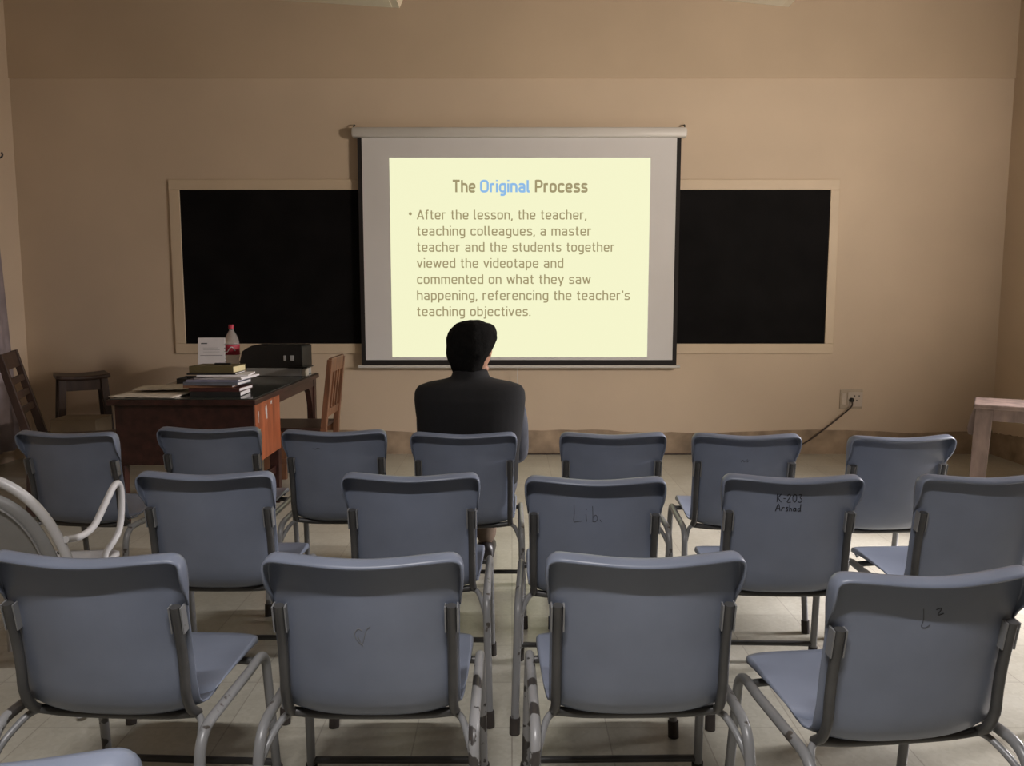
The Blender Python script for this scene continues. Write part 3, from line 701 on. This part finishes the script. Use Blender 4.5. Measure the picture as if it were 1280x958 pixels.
for y0, z0, hh_, ww in ((.10, .60, .07, .012), (.12, .46, .10, .03), (.26, .60, .09, .02), (.37, .68, .02, .025), (.24, .63, .05, .012)):
    pts = [(y0 + random.uniform(-.4, .4) * ww + (ww if k < 4 else -ww) * .4, z0 + hh_ * (k if k < 4 else 7 - k) / 3) for k in range(8)]
    b.prism(pts, 'x', hwid - .0045, hwid - .0025)
b.build('paint_mark', M['white_metal'], pd)
for x, y, nm in ((-hwid + .035, .03, 'leg'), (hwid - .035, .03, 'leg'), (hwid - .035, .53, 'leg'), (-hwid + .035, LN - .06, 'leg'), (hwid - .035, LN - .06, 'leg')):
    top = .36 if y < .6 else DH - .04
    MB().bar((x, y + .0, 0), (x, y, top), .055, .055, w2=(.065, .065), bev=.004).build(nm, M['desk'], dk)
for s in (1, -1):   # curved brackets at the back legs
    x = s * (hwid - .035)
    poly = [(LN - .10, DH - .04), (LN - .34, DH - .04), (LN - .25, DH - .085), (LN - .18, DH - .14), (LN - .13, DH - .24), (LN - .105, DH - .36), (LN - .10, DH - .46), (LN - .085, DH - .46), (LN - .085, DH - .04)]
    MB().prism(poly, 'x', x - .02, x + .02).build('bracket', M['desk'], dk)
MB().box(-hwid + .06, hwid - .06, LN - .075, LN - .05, .14, .20, .003).build('stretcher', M['desk'], dk)
MB().box(hwid - .05, hwid - .025, .06, .50, .20, .25, .003).build('stretcher', M['desk'], dk)
MB().box(hwid - .03, hwid - .008, .56, LN - .1, DH - .10, DH - .04, .003).build('apron', M['desk'], dk)

TZ = DH + .0
# --- printer
pr = empty('printer', (-1.80, 6.11, TZ), math.radians(-2)); tag(pr, 'black desktop printer with pale grey tray at the far end of the desk', 'printer')
prof = [(-.245, .045), (-.245, .11), (-.225, .185), (-.190, .208), (-.16, .222), (-.15, .228), (.225, .228), (.233, .220), (.233, .045)]
b = MB(); b.prism(prof, 'y', -.12, .13); o = b.build('body', M['blackplastic'], pr)
md = o.modifiers.new('b', 'BEVEL'); md.width = .006; md.segments = 2
MB().box(-.19, .225, -.14, .135, 0, .060, .005).build('paper_tray', M['greyplastic'], pr)
MB().box(.13, .275, -.15, .02, .061, .071, .002).build('output_flap', M['blackplastic'], pr)
MB().box(.226, .255, -.13, -.04, .0, .055, .004).build('tray_guide', M['white_plastic'], pr)
for x, ww in ((.10, .018), (.155, .028)): MB().box(x - ww / 2, x + ww / 2, -.125, -.118, .115, .155, .002).build('button', M['greyplastic'], pr)
MB().box(-.222, -.208, -.126, -.118, .055, .072, .003).build('button', M['white_metal'], pr)
# --- bottle
pb = at(291, 461, 6.14)
bt = empty('bottle', (pb.x, 6.14, TZ)); bt.scale = (1.12, 1.12, 1.2); tag(bt, 'clear plastic drink bottle with red cap and pink-red label on the desk', 'bottle')
M['pet'] = mat('clear_plastic', (0.75, 0.74, 0.76), 0.15, 0.0, 4, trans=0.75); M['pet'].node_tree.nodes['Principled BSDF'].inputs['IOR'].default_value = 1.25
HB = .30
prof = [(.030, 0), (.043, .006), (.047, .02), (.044, .035), (.048, .05), (.044, .065), (.048, .08), (.044, .095), (.049, .11), (.050, .125), (.050, .19), (.049, .205), (.044, .225), (.034, .25), (.021, .272), (.0145, .282), (.0145, .297)]
MB().lathe(prof, seg=28).build('bottle_body', M['pet'], bt, 60)
M['label_red'] = mat('pink_red_label', (0.55, 0.045, 0.085), 0.5, 0.15, 10)
lb = MB().lathe([(.0504, .126), (.0512, .127), (.0512, .189), (.0504, .190)], seg=28).build('label_band', M['label_red'], bt, 60)
b = MB()
pts = [(a, .158 + .018 * math.sin((a + PI / 2) * 4 + .5)) for a in [-PI / 2 - .75 + 1.5 * k / 14 for k in range(15)]]
b.tube([(.0518 * math.cos(a), .0518 * math.sin(a), z) for a, z in pts], .0035, 6); b.build('white_swirl', M['paper'], lb, 60)
MB().lathe([(.0175, .288), (.0180, .29), (.0180, .314), (.016, .317)], seg=20).build('cap', M['label_red'], bt, 50)
# --- standing desk calendar / leaflet
pc = at(264, 462, 5.93)
ca = empty('desk_calendar', (pc.x, 5.93, TZ), math.radians(6)); tag(ca, 'white printed card standing upright behind the book pile beside the bottle', 'calendar')
tilt = Matrix.Rotation(math.radians(-9), 3, 'X')
fp = MB().box(-.098, .098, -.004, .004, 0.0, .292, .002, rot=tilt, pivot=(0, 0, 0)).build('front_card', M['paper'], ca)
MB().box(-.092, .092, .076, .080, 0.0, .272, .0015, rot=Matrix.Rotation(math.radians(8), 3, 'X'), pivot=(0, .078, 0)).build('rear_card', M['paper'], ca)
b = MB()
for x0, x1, z0, z1 in ((-.075, -.03, .245, .253), (-.08, .08, .158, .161), (-.06, .06, .20, .2015), (-.06, .05, .215, .2165), (-.06, .06, .185, .1865)):
    b.box(x0, x1, -.0052, -.0035, z0, z1, rot=tilt, pivot=(0, 0, 0))
b.build('print', M['ink'], fp)
bk_ = MB()
for k in range(9): bk_.tube([(.098 + .006 * math.cos(t), .036 + .012 * math.sin(t), .03 + k * .026) for t in [2 * PI * j / 10 for j in range(10)]], .0022, 5, closed=True)
bk_.build('spiral_binding', M['frame_dark'], ca, 60)
# --- dark tray behind the pile
tr = empty('desk_tray', (at(243, 470, 5.18).x - .01, 5.17, TZ), math.radians(4)); tag(tr, 'small black box on the desk behind the left side of the book pile', 'box')
b = MB(); b.box(-.07, .07, -.09, .09, 0, .008).box(-.07, -.062, -.09, .09, .008, .075).box(.062, .07, -.09, .09, .008, .075).box(-.062, .062, -.09, -.082, .008, .075).box(-.062, .062, .082, .09, .008, .075)
b.build('tray_body', M['blackplastic'], tr); MB().box(-.055, .055, -.075, .075, .009, .06, .004).build('contents', M['ladderwood'], tr)

# --- book pile
def book(x, y, z, w_, d_, h_, rz, cover, pages, label, soft=False):
    r = empty('book', (x, y, z), math.radians(rz)); tag(r, label, 'book', 'books piled on the desk')
    t = min(.0035, h_ * .2)
    b = MB(); b.box(-w_ / 2, w_ / 2, -d_ / 2, d_ / 2, 0, t, .0006).box(-w_ / 2, w_ / 2, -d_ / 2, d_ / 2, h_ - t, h_, .0006)
    b.box(-w_ / 2, w_ / 2, -d_ / 2, -d_ / 2 + t, t, h_ - t)          # spine on the side facing the chairs
    b.build('cover', cover, r)
    MB().box(-w_ / 2 + .004, w_ / 2 - .003, -d_ / 2 + t, d_ / 2 - .005, t, h_ - t).build('page_block', pages, r)
    return z + h_ + .0006
MC = lambda n, c: mat(n, c, 0.55, 0.12, 8)
CB = dict(black=MC('black_cover', (.014, .013, .013)), brown=MC('brown_cover', (.22, .105, .055)), maroon=MC('maroon_cover', (.07, .018, .016)), grey=MC('grey_blue_cover', (.15, .16, .20)),
          white=MC('white_cover', (.48, .46, .46)), olive=MC('olive_cover', (.13, .105, .045)), violet=MC('pale_violet_cover', (.26, .25, .34)))
yel = mat('yellowed_pages', (.62, .54, .32), .8, .05, 20)
z = TZ + .0005; px, py = -1.80, 4.86
z = book(px + .02, py, z, .30, .22, .028, 2, CB['black'], M['paper'], 'black-covered thick book at the bottom of the pile on the desk')
z2 = z
z = book(px + .02, py + .01, z, .31, .22, .022, -3, CB['maroon'], M['paper'], 'maroon book second from the bottom of the desk pile')
z = book(px - .03, py + .01, z, .29, .21, .014, 3, CB['brown'], M['paper'], 'brown-covered thin book below the grey one in the desk pile')
z = book(px + .0, py + .01, z, .33, .23, .020, -2, CB['grey'], M['paper'], 'grey-blue book in the middle of the desk pile')
z = book(px - .0, py + .015, z, .31, .22, .012, 1, CB['violet'], M['paper'], 'pale violet magazine above the grey book in the desk pile')
# fanned white papers
for k, (dx, rz, lab) in enumerate(((.045, -6, 'white paper sheaf sticking out right of the desk pile, lowest of three'), (.06, -13, 'white paper sheaf sticking out right of the desk pile, middle of three'), (.05, 7, 'white paper sheaf fanned out under the olive book'))):
    o = empty('paper_sheaf', (px + dx, py + .02, z), math.radians(rz)); tag(o, lab, 'papers', 'papers in the desk pile')
    MB().box(-.15, .15, -.105, .105, 0, .009, .001).build('sheets', M['paper'], o)
    z += .0096
z = book(px - .01, py + .02, z, .29, .20, .010, 2, CB['black'], M['paper'], 'thin black-and-white booklet just under the olive book')
z = book(px - .0, py + .02, z, .27, .20, .040, -3, CB['olive'], yel, 'thick olive book with yellowed pages on top of the desk pile')
o = MB().box(-.05, .05, -.012, .012, 0, .010, .004).build('pencil_case', M['blackplastic']); o.location = (px + .02, py + .05, z); tag(o, 'slim black case lying on the top olive book', 'case')

# --- newspapers
def paper_fold(x, y, z, w_, d_, rz, label, seed):
    random.seed(seed); r = empty('newspaper', (x, y, z), math.radians(rz)); tag(r, label, 'newspaper', 'newspapers on the desk')
    rows = []
    n, m_ = 9, 15
    for i in range(n):
        row = []
        for j in range(m_):
            a, c = i / (n - 1), j / (m_ - 1)
            row.append(((c - .5) * w_, (a - .5) * d_, .006 + .006 * math.sin(c * 5 + seed) * a + .010 * math.sin(c * PI) * a + .004 * random.random()))
        rows.append(row)
    b = MB(); b.grid(rows); o = b.build('folded_sheets', M['news'], r, 180); md = o.modifiers.new('t', 'SOLIDIFY'); md.thickness = .006; md.offset = -1
    b = MB()
    for k in range(5):
        yy = -.35 * d_ + k * .17 * d_
        b.box(-w_ * .4, w_ * (.1 + .07 * (k % 3)), yy, yy + .006, .0305, .031)
    return z
paper_fold(-2.175, 4.85, TZ, .40, .34, -4, 'folded newspaper lying flat on the left corner of the desk', 2)
paper_fold(-2.15, 4.97, TZ + .026, .36, .22, 6, 'smaller folded newspaper lying on top of the other', 3)

# ------------------------------------------------------------------ desk chair (slatted back, facing the desk)
dc = empty('desk_chair', (-1.30, 5.66, 0), math.radians(90)); tag(dc, 'brown wooden chair with vertical back slats drawn up to the desk', 'chair')
# local: +y is the way it faces (world -x)
W2 = .20
for s in (-1, 1):
    MB().bar((s * W2, .02, 0), (s * W2, 0, .45), .042, .042, bev=.003).bar((s * W2, 0, .45), (s * W2, -.055, .925), .042, .04, w2=(.036, .034), bev=.003).build('leg', M['chairwood'], dc)
    MB().bar((s * W2, .40, 0), (s * W2, .39, .43), .042, .042, bev=.003).build('leg', M['chairwood'], dc)
    MB().box(s * W2 - .012, s * W2 + .012, .02, .38, .20, .235, .003).build('stretcher', M['chairwood'], dc)
    MB().box(s * W2 - .012, s * W2 + .012, .02, .38, .37, .43, .003).build('apron', M['chairwood'], dc)
MB().box(-W2 - .02, W2 + .02, .015, .43, .43, .455, .008).build('seat', M['ladderwood'], dc)
MB().bar((0, -.046, .835), (0, -.057, .935), .40, .024, up=(0, 1, 0), bev=.004).build('top_rail', M['chairwood'], dc)
MB().bar((0, -.006, .52), (0, -.014, .575), .40, .022, up=(0, 1, 0), bev=.004).build('lower_rail', M['chairwood'], dc)
for k in range(4):
    x = -.12 + .08 * k; MB().bar((x, -.012, .57), (x, -.046, .84), .026, .014, up=(0, 1, 0)).build('slat', M['chairwood'], dc)

# ------------------------------------------------------------------ tall stool by the wall, with a low carton in front
st = empty('stool', (-3.45, 6.38, 0), math.radians(33)); tag(st, 'dark wooden stool with splayed legs by the front wall left of the desk', 'stool')
rows = []
for i in range(9):
    rows.append([((j / 8 - .5) * .37, (i / 8 - .5) * .37, .745 - .012 * (1 - (2 * j / 8 - 1) ** 2)) for j in range(9)])
b = MB(); b.grid(rows); o = b.build('seat', M['stoolwood'], st, 40); md = o.modifiers.new('t', 'SOLIDIFY'); md.thickness = .03; md.offset = -1
for sx in (-1, 1):
    for sy in (-1, 1):
        MB().bar((sx * .185, sy * .185, 0), (sx * .145, sy * .145, .715), .058, .058, w2=(.05, .05), bev=.004).build('leg', M['stoolwood'], st)
for s in (-1, 1):
    MB().box(-.14, .14, s * .147 - .01, s * .147 + .01, .62, .71, .002).build('apron', M['stoolwood'], st)
    MB().box(s * .147 - .01, s * .147 + .01, -.14, .14, .62, .71, .002).build('apron', M['stoolwood'], st)
    MB().box(-.17, .17, s * .172 - .012, s * .172 + .012, .20, .24, .002).build('stretcher', M['stoolwood'], st)
p = at(97, 523, 5.9)
cbx = empty('carton', (p.x, 5.95, 0), math.radians(2)); tag(cbx, 'low dusty tan carton on the floor in front of the dark stool', 'box')
hz = p.z
b = MB(); b.box(-.165, .165, -.13, .13, 0, hz - .004, .003); b.build('carton_body', M['carton'], cbx)
MB().box(-.166, -.002, -.131, .131, hz - .004, hz).build('flap', M['carton'], cbx); MB().box(.002, .166, -.131, .131, hz - .004, hz).build('flap', M['carton'], cbx)

# ------------------------------------------------------------------ ladder-back wooden chair at the left edge
lc = empty('wooden_chair', (-2.97, 4.95, 0), math.radians(-68)); tag(lc, 'dark wooden ladder-back chair cut off by the left edge of the picture', 'chair')
W3 = .22
for s in (-1, 1):
    MB().bar((s * W3, -.03, 0), (s * W3, .0, .45), .05, .05, bev=.003).bar((s * W3, 0, .45), (s * W3, -.14, 1.015), .05, .048, w2=(.042, .036), bev=.003).build('leg', M['ladderwood'], lc)
    MB().bar((s * W3, .42, 0), (s * W3, .41, .44), .05, .05, bev=.003).build('leg', M['ladderwood'], lc)
    MB().box(s * W3 - .012, s * W3 + .012, .02, .40, .20, .24, .003).build('stretcher', M['ladderwood'], lc)
    MB().box(s * W3 - .012, s * W3 + .012, .02, .40, .37, .44, .003).build('apron', M['ladderwood'], lc)
MB().box(-W3 - .02, W3 + .02, -.01, .45, .44, .465, .008).build('seat', M['ladderwood'], lc)
def yb(z): return -.14 * (z - .45) / .565
for z0, z1, nm in ((.915, 1.012, 'top_rail'), (.825, .865, 'slat'), (.735, .775, 'slat'), (.645, .685, 'slat')):
    pts = [(-W3, z0), (0, z0 - .008), (W3, z0)]
    MB().bar((0, yb(z0), z0), (0, yb(z1), z1), 2 * W3 - .03, .022, up=(0, 1, 0), bev=.004).build(nm, M['ladderwood'], lc)

# ------------------------------------------------------------------ old wooden table at the right edge
ot = empty('wooden_table', (3.08, 4.375, 0), math.radians(-31)); tag(ot, 'dusty old wooden table with bracketed legs, cut off by the right edge', 'table')
MB().box(-.46, .46, -.13, .24, .722, .75, .008).build('tabletop', M['oldwood'], ot)
MB().box(-.40, .40, -.105, -.085, .655, .722, .003).build('apron', M['oldwood'], ot)
MB().box(-.40, .40, .095, .115, .655, .722, .003).build('apron', M['oldwood'], ot)
for sx in (-1, 1):
    MB().box(sx * .40 - .01, sx * .40 + .01, -.085, .095, .655, .722, .003).build('apron', M['oldwood'], ot)
    for sy, yy in ((0, -.08), (1, .07)):
        MB().bar((sx * .43, yy, 0), (sx * .405, yy, .722), .075, .065, w2=(.09, .07), bev=.004).build('leg', M['oldwood'], ot)
    poly = [(sx * .40, .722), (sx * .455, .722), (sx * .475, .66), (sx * .485, .60), (sx * .478, .565), (sx * .45, .56), (sx * .40, .60)]
    MB().prism(poly, 'y', -.06, -.035).build('bracket', M['oldwood'], ot)

# ------------------------------------------------------------------ seated man
def baked(o):
    dg = bpy.context.evaluated_depsgraph_get(); dg.update()
    me = bpy.data.meshes.new_from_object(o.evaluated_get(dg)); bpy.data.objects.remove(o); return me

def skin(verts, edges, root=0, sub=2):
    me = bpy.data.meshes.new('s'); me.from_pydata([v[0] for v in verts], edges, [])
    o = bpy.data.objects.new('s', me); COL.objects.link(o)
    o.modifiers.new('skin', 'SKIN')
    if not me.skin_vertices: me.attributes.new  # layer is made by the modifier below
    for i, v in enumerate(verts):
        r = v[1] if isinstance(v[1], tuple) else (v[1], v[1])
        me.skin_vertices[0].data[i].radius = r
        me.skin_vertices[0].data[i].use_root = (i == root)
    s = o.modifiers.new('sub', 'SUBSURF'); s.levels = sub; s.render_levels = sub
    return baked(o)

def chain(pts):
    return pts, [(i, i + 1) for i in range(len(pts) - 1)]

def fuse(meshes, name, m, parent, voxel=.007, smooth_it=4):
    bm = bmesh.new()
    for me in meshes: bm.from_mesh(me)
    me = bpy.data.meshes.new(name); bm.to_mesh(me); bm.free()
    o = bpy.data.objects.new(name, me); COL.objects.link(o)
    rm = o.modifiers.new('r', 'REMESH'); rm.mode = 'VOXEL'; rm.voxel_size = voxel
    sm = o.modifiers.new('s', 'SMOOTH'); sm.factor = .5; sm.iterations = smooth_it
    me2 = baked(o); me2.materials.clear(); me2.materials.append(m)
    bm = bmesh.new(); bm.from_mesh(me2); seen = set(); isl = []      # keep the one outer skin, drop voids inside it
    for v0 in bm.verts:
        if v0 in seen: continue
        st_, grp = [v0], []; seen.add(v0)
        while st_:
            v = st_.pop(); grp.append(v)
            for e in v.link_edges:
                u = e.other_vert(v)
                if u not in seen: seen.add(u); st_.append(u)
        isl.append(grp)
    isl.sort(key=len, reverse=True)
    bmesh.ops.delete(bm, geom=[v for g in isl[1:] for v in g], context='VERTS'); bm.to_mesh(me2); bm.free()
    for p in me2.polygons: p.use_smooth = True
    me2.name = name
    r = bpy.data.objects.new(name, me2); return link(r, parent)

def mesh_of(b):
    bmesh.ops.recalc_face_normals(b.bm, faces=b.bm.faces)
    me = bpy.data.meshes.new('p'); b.bm.to_mesh(me); b.bm.free(); return me

PX, PY_ = -.180, 3.435
man = empty('person', (PX, PY_, 0)); tag(man, 'man seen from behind in a black waistcoat over a grey-blue shirt, seated facing the screen', 'person')
HC = Vector((.012, .030, 1.135))          # head centre
YAW = Matrix.Rotation(math.radians(-30), 3, 'Z')
def HP(x, y, z): return HC + YAW @ Vector((x, y, z))
parts = []
V = [((0, .0, .53), (.13, .10)), ((0, -.015, .66), (.125, .095)), ((0, -.03, .80), (.145, .10)), ((0, -.03, .90), (.13, .085)), ((0, -.015, .985), .058), ((.006, .008, 1.05), .060)]
parts.append(skin(*chain(V)))
def add(parent, pts):
    parts.append(skin(*chain([(V[parent][0], .07)] + pts)))
HANDS = []
for s in (1, -1):
    add(3, [((s * .165, -.02, .925), .052), ((s * (.200 if s > 0 else .186), .02, .80), .044), ((s * (.205 if s > 0 else .190), .085, .67), .042), ((s * .19, .20, .625), .038), ((s * .115, .32, .60), .028)])
    HANDS.append(Vector((s * .115, .32, .60)))
    knee_x = .10 if s > 0 else -.15; ax = .045 if s > 0 else -.15
    add(0, [((s * .09, .06, .53), .085), ((knee_x, .28, .535), .075), ((knee_x, .46, .52), .058), ((knee_x * .6 + ax * .4, .51, .40), .054), ((ax, .565, .20), .040), ((ax, .585, .085), .034), ((ax, .64, .05), .034), ((ax, .74, .035), .030), ((ax, .80, .028), .022)])
# hands: palm and five fingers each, resting on the thighs
for s, hpos in zip((1, -1), HANDS):
    pv = [(hpos, .026), (hpos + Vector((-s * .010, .045, -.006)), (.036, .016)), (hpos + Vector((-s * .015, .085, -.008)), (.040, .013))]
    parts.append(skin(*chain(pv)))
    base = hpos + Vector((-s * .015, .085, -.008))
    for k, (off, ln) in enumerate(((-.030, .055), (-.010, .072), (.010, .078), (.030, .070))):
        d0 = base + Vector((off, .006, 0))
        parts.append(skin(*chain([(d0 - Vector((0, .02, 0)), .009), (d0 + Vector((off * .1, ln * .4, .002)), .0085), (d0 + Vector((off * .15, ln * .75, -.008)), .008), (d0 + Vector((off * .18, ln, -.022)), .0065)]), sub=1))
    tb = hpos + Vector((-s * .035, .035, -.004))
    parts.append(skin(*chain([(hpos + Vector((-s * .015, .02, -.004)), .013), (tb, .011), (tb + Vector((-s * .020, .030, -.004)), .0095), (tb + Vector((-s * .022, .055, -.010)), .0075)]), sub=1))
# head with jaw, brow, nose, lips and ears
b = MB(); q = bmesh.ops.create_uvsphere(b.bm, u_segments=32, v_segments=24, radius=1)
for v in q['verts']:
    x, y, z = v.co; k = 1 - .28 * max(0, -z) ** 1.3
    yy = y * .096 * (1 - .1 * max(0, -z)) + (.018 * max(0, -z) if y > 0 else .03 * max(0, -z))
    v.co = HP(x * .078 * k, yy, z * .115)
parts.append(mesh_of(b))
parts.append(mesh_of(MB().ball(HP(0, .098, -.018), (.015, .020, .017)).ball(HP(0, .094, .008), (.010, .012, .030)).ball(HP(0, .082, -.058), (.026, .016, .012)).ball(HP(0, .078, -.095), (.028, .022, .02)).ball(HP(.03, .082, .030), (.028, .012, .009)).ball(HP(-.03, .082, .030), (.028, .012, .009))))
parts.append(mesh_of(MB().ball(HP(.081, .0, -.005), (.009, .020, .032)).ball(HP(-.081, .0, -.005), (.009, .020, .032))))
body = fuse(parts, 'body', M['skin'], man, .0065, 3)
for s in (1, -1):
    e = MB().ball(HP(s * .031, .0765, .012), .0125, 14).build('eye', M['eye'], man, 180)
    MB().ball(HP(s * .031, .0872, .012), (.0055, .003, .0055), 12).build('iris', M['blackplastic'], e, 180)
MB().tube(smooth_path([HP(-.022, .094, -.057), HP(0, .0985, -.056), HP(.022, .094, -.057)]), .003, 6).build('mouth', mat('lip_colour', (.22, .07, .06), .5, .05, 9), man, 180)
def ring(z, a, bf, bb, yc, e=2.6, n=36, xc=0.0):
    out = []
    for k in range(n):
        t = 2 * PI * k / n; c, s_ = math.cos(t), math.sin(t)
        out.append((xc + a * (abs(c) ** (2 / e)) * (1 if c >= 0 else -1), yc + (bf if s_ >= 0 else bb) * (abs(s_) ** (2 / e)) * (1 if s_ >= 0 else -1), z))
    return out
# hair: full crop, covers ears' tops and nape
hr = []
for pz, a, bf, bb, yc, xc in ((-.128, .064, .004, .046, -.028, -.006), (-.113, .068, .004, .054, -.030, -.006), (-.082, .075, .004, .070, -.030, -.008), (-.052, .087, .004, .084, -.026, -.008), (-.02, .103, .006, .100, -.018, -.002), (.01, .110, .020, .116, -.004, 0),
                          (.041, .112, .070, .115, -.002, 0), (.068, .104, .100, .108, 0, 0), (.090, .088, .094, .094, 0, 0), (.105, .068, .076, .076, 0, 0), (.116, .040, .045, .045, 0, 0), (.121, .012, .012, .012, 0, 0)):
    hr.append([HP(x, y, pz) for x, y, _ in ring(0, a, bf, bb, yc, 2.25, 40, xc)])
b = MB(); b.loft(hr)
bmesh.ops.subdivide_edges(b.bm, edges=b.bm.edges[:], cuts=1, use_grid_fill=True)
from mathutils import noise
for v in b.bm.verts:                                  # soft locks
    p = v.co - HC
    k = noise.noise(Vector((p.x * 38, p.y * 38, p.z * 12))) * .0045 + noise.noise(p * 22) * .004
    v.co += p.normalized() * k
me = mesh_of(b); hair = fuse([me], 'hair', M['hair'], man, .006, 2)
# shirt: sleeves, cuffs and the long tail over the lap
sv = []
for s in (1, -1):
    ex = .205 if s > 0 else .190
    sv.append(skin(*chain([((s * .14, -.02, .925), .062), ((s * .180, -.02, .915), .060), ((s * (ex - .004), .02, .80), .056), ((s * ex, .085, .675), .055), ((s * .20, .19, .635), .050), ((s * .128, .295, .607), .040)])))
b = MB(); b.loft([ring(.475, .19, .32, .13, .06), ring(.53, .205, .33, .14, .05), ring(.60, .20, .28, .13, .03), ring(.66, .19, .17, .13, .0), ring(.72, .17, .11, .12, -.02)])
sv.append(mesh_of(b))
fuse(sv, 'shirt', M['kameez'], man, .008, 5)
# waistcoat
b = MB()
b.loft([ring(.555, .205, .125, .128, -.015), ring(.62, .208, .13, .128, -.018), ring(.70, .213, .132, .126, -.022), ring(.78, .222, .132, .122, -.028), ring(.86, .233, .128, .118, -.032), ring(.92, .238, .115, .112, -.032, 2.9),
        ring(.955, .236, .095, .100, -.030, 3.2), ring(.978, .222, .085, .092, -.026, 3.0), ring(.992, .18, .075, .082, -.018, 2.6), ring(1.004, .115, .068, .072, -.008, 2.1), ring(1.012, .083, .064, .068, -.002, 2.0), ring(1.045, .074, .060, .066, .004, 2.0)])
fuse([mesh_of(b)], 'waistcoat', M['vest'], man, .008, 3)
# trousers and shoes
tv = []
for s in (1, -1):
    knee_x = .10 if s > 0 else -.15; ax = .045 if s > 0 else -.15
    tv.append(skin(*chain([((0, .0, .53), (.13, .11)), ((s * .09, .08, .53), .105), ((knee_x, .28, .535), .092), ((knee_x, .47, .52), .075), ((knee_x * .6 + ax * .4, .52, .38), .072), ((ax, .57, .20), .060), ((ax, .582, .085), .060)])))
fuse(tv, 'trousers', M['trouser'], man, .008, 4)
for s in (1, -1):
    ax = .045 if s > 0 else -.15
    b = MB()
    b.loft([[(ax + c * .001, y, .01) for c in range(12)] for y in ()] or [
        [(ax + w_ * math.cos(2 * PI * k / 16), y, max(0.0, zc + h_ * math.sin(2 * PI * k / 16))) for k in range(16)]
        for y, w_, zc, h_ in ((.522, .026, .045, .035), (.534, .042, .052, .056), (.580, .047, .055, .062), (.640, .049, .050, .058), (.700, .052, .042, .048), (.760, .050, .034, .038), (.805, .038, .026, .028), (.828, .016, .02, .018))])
    b.build('shoe', M['leather'], man, 60)
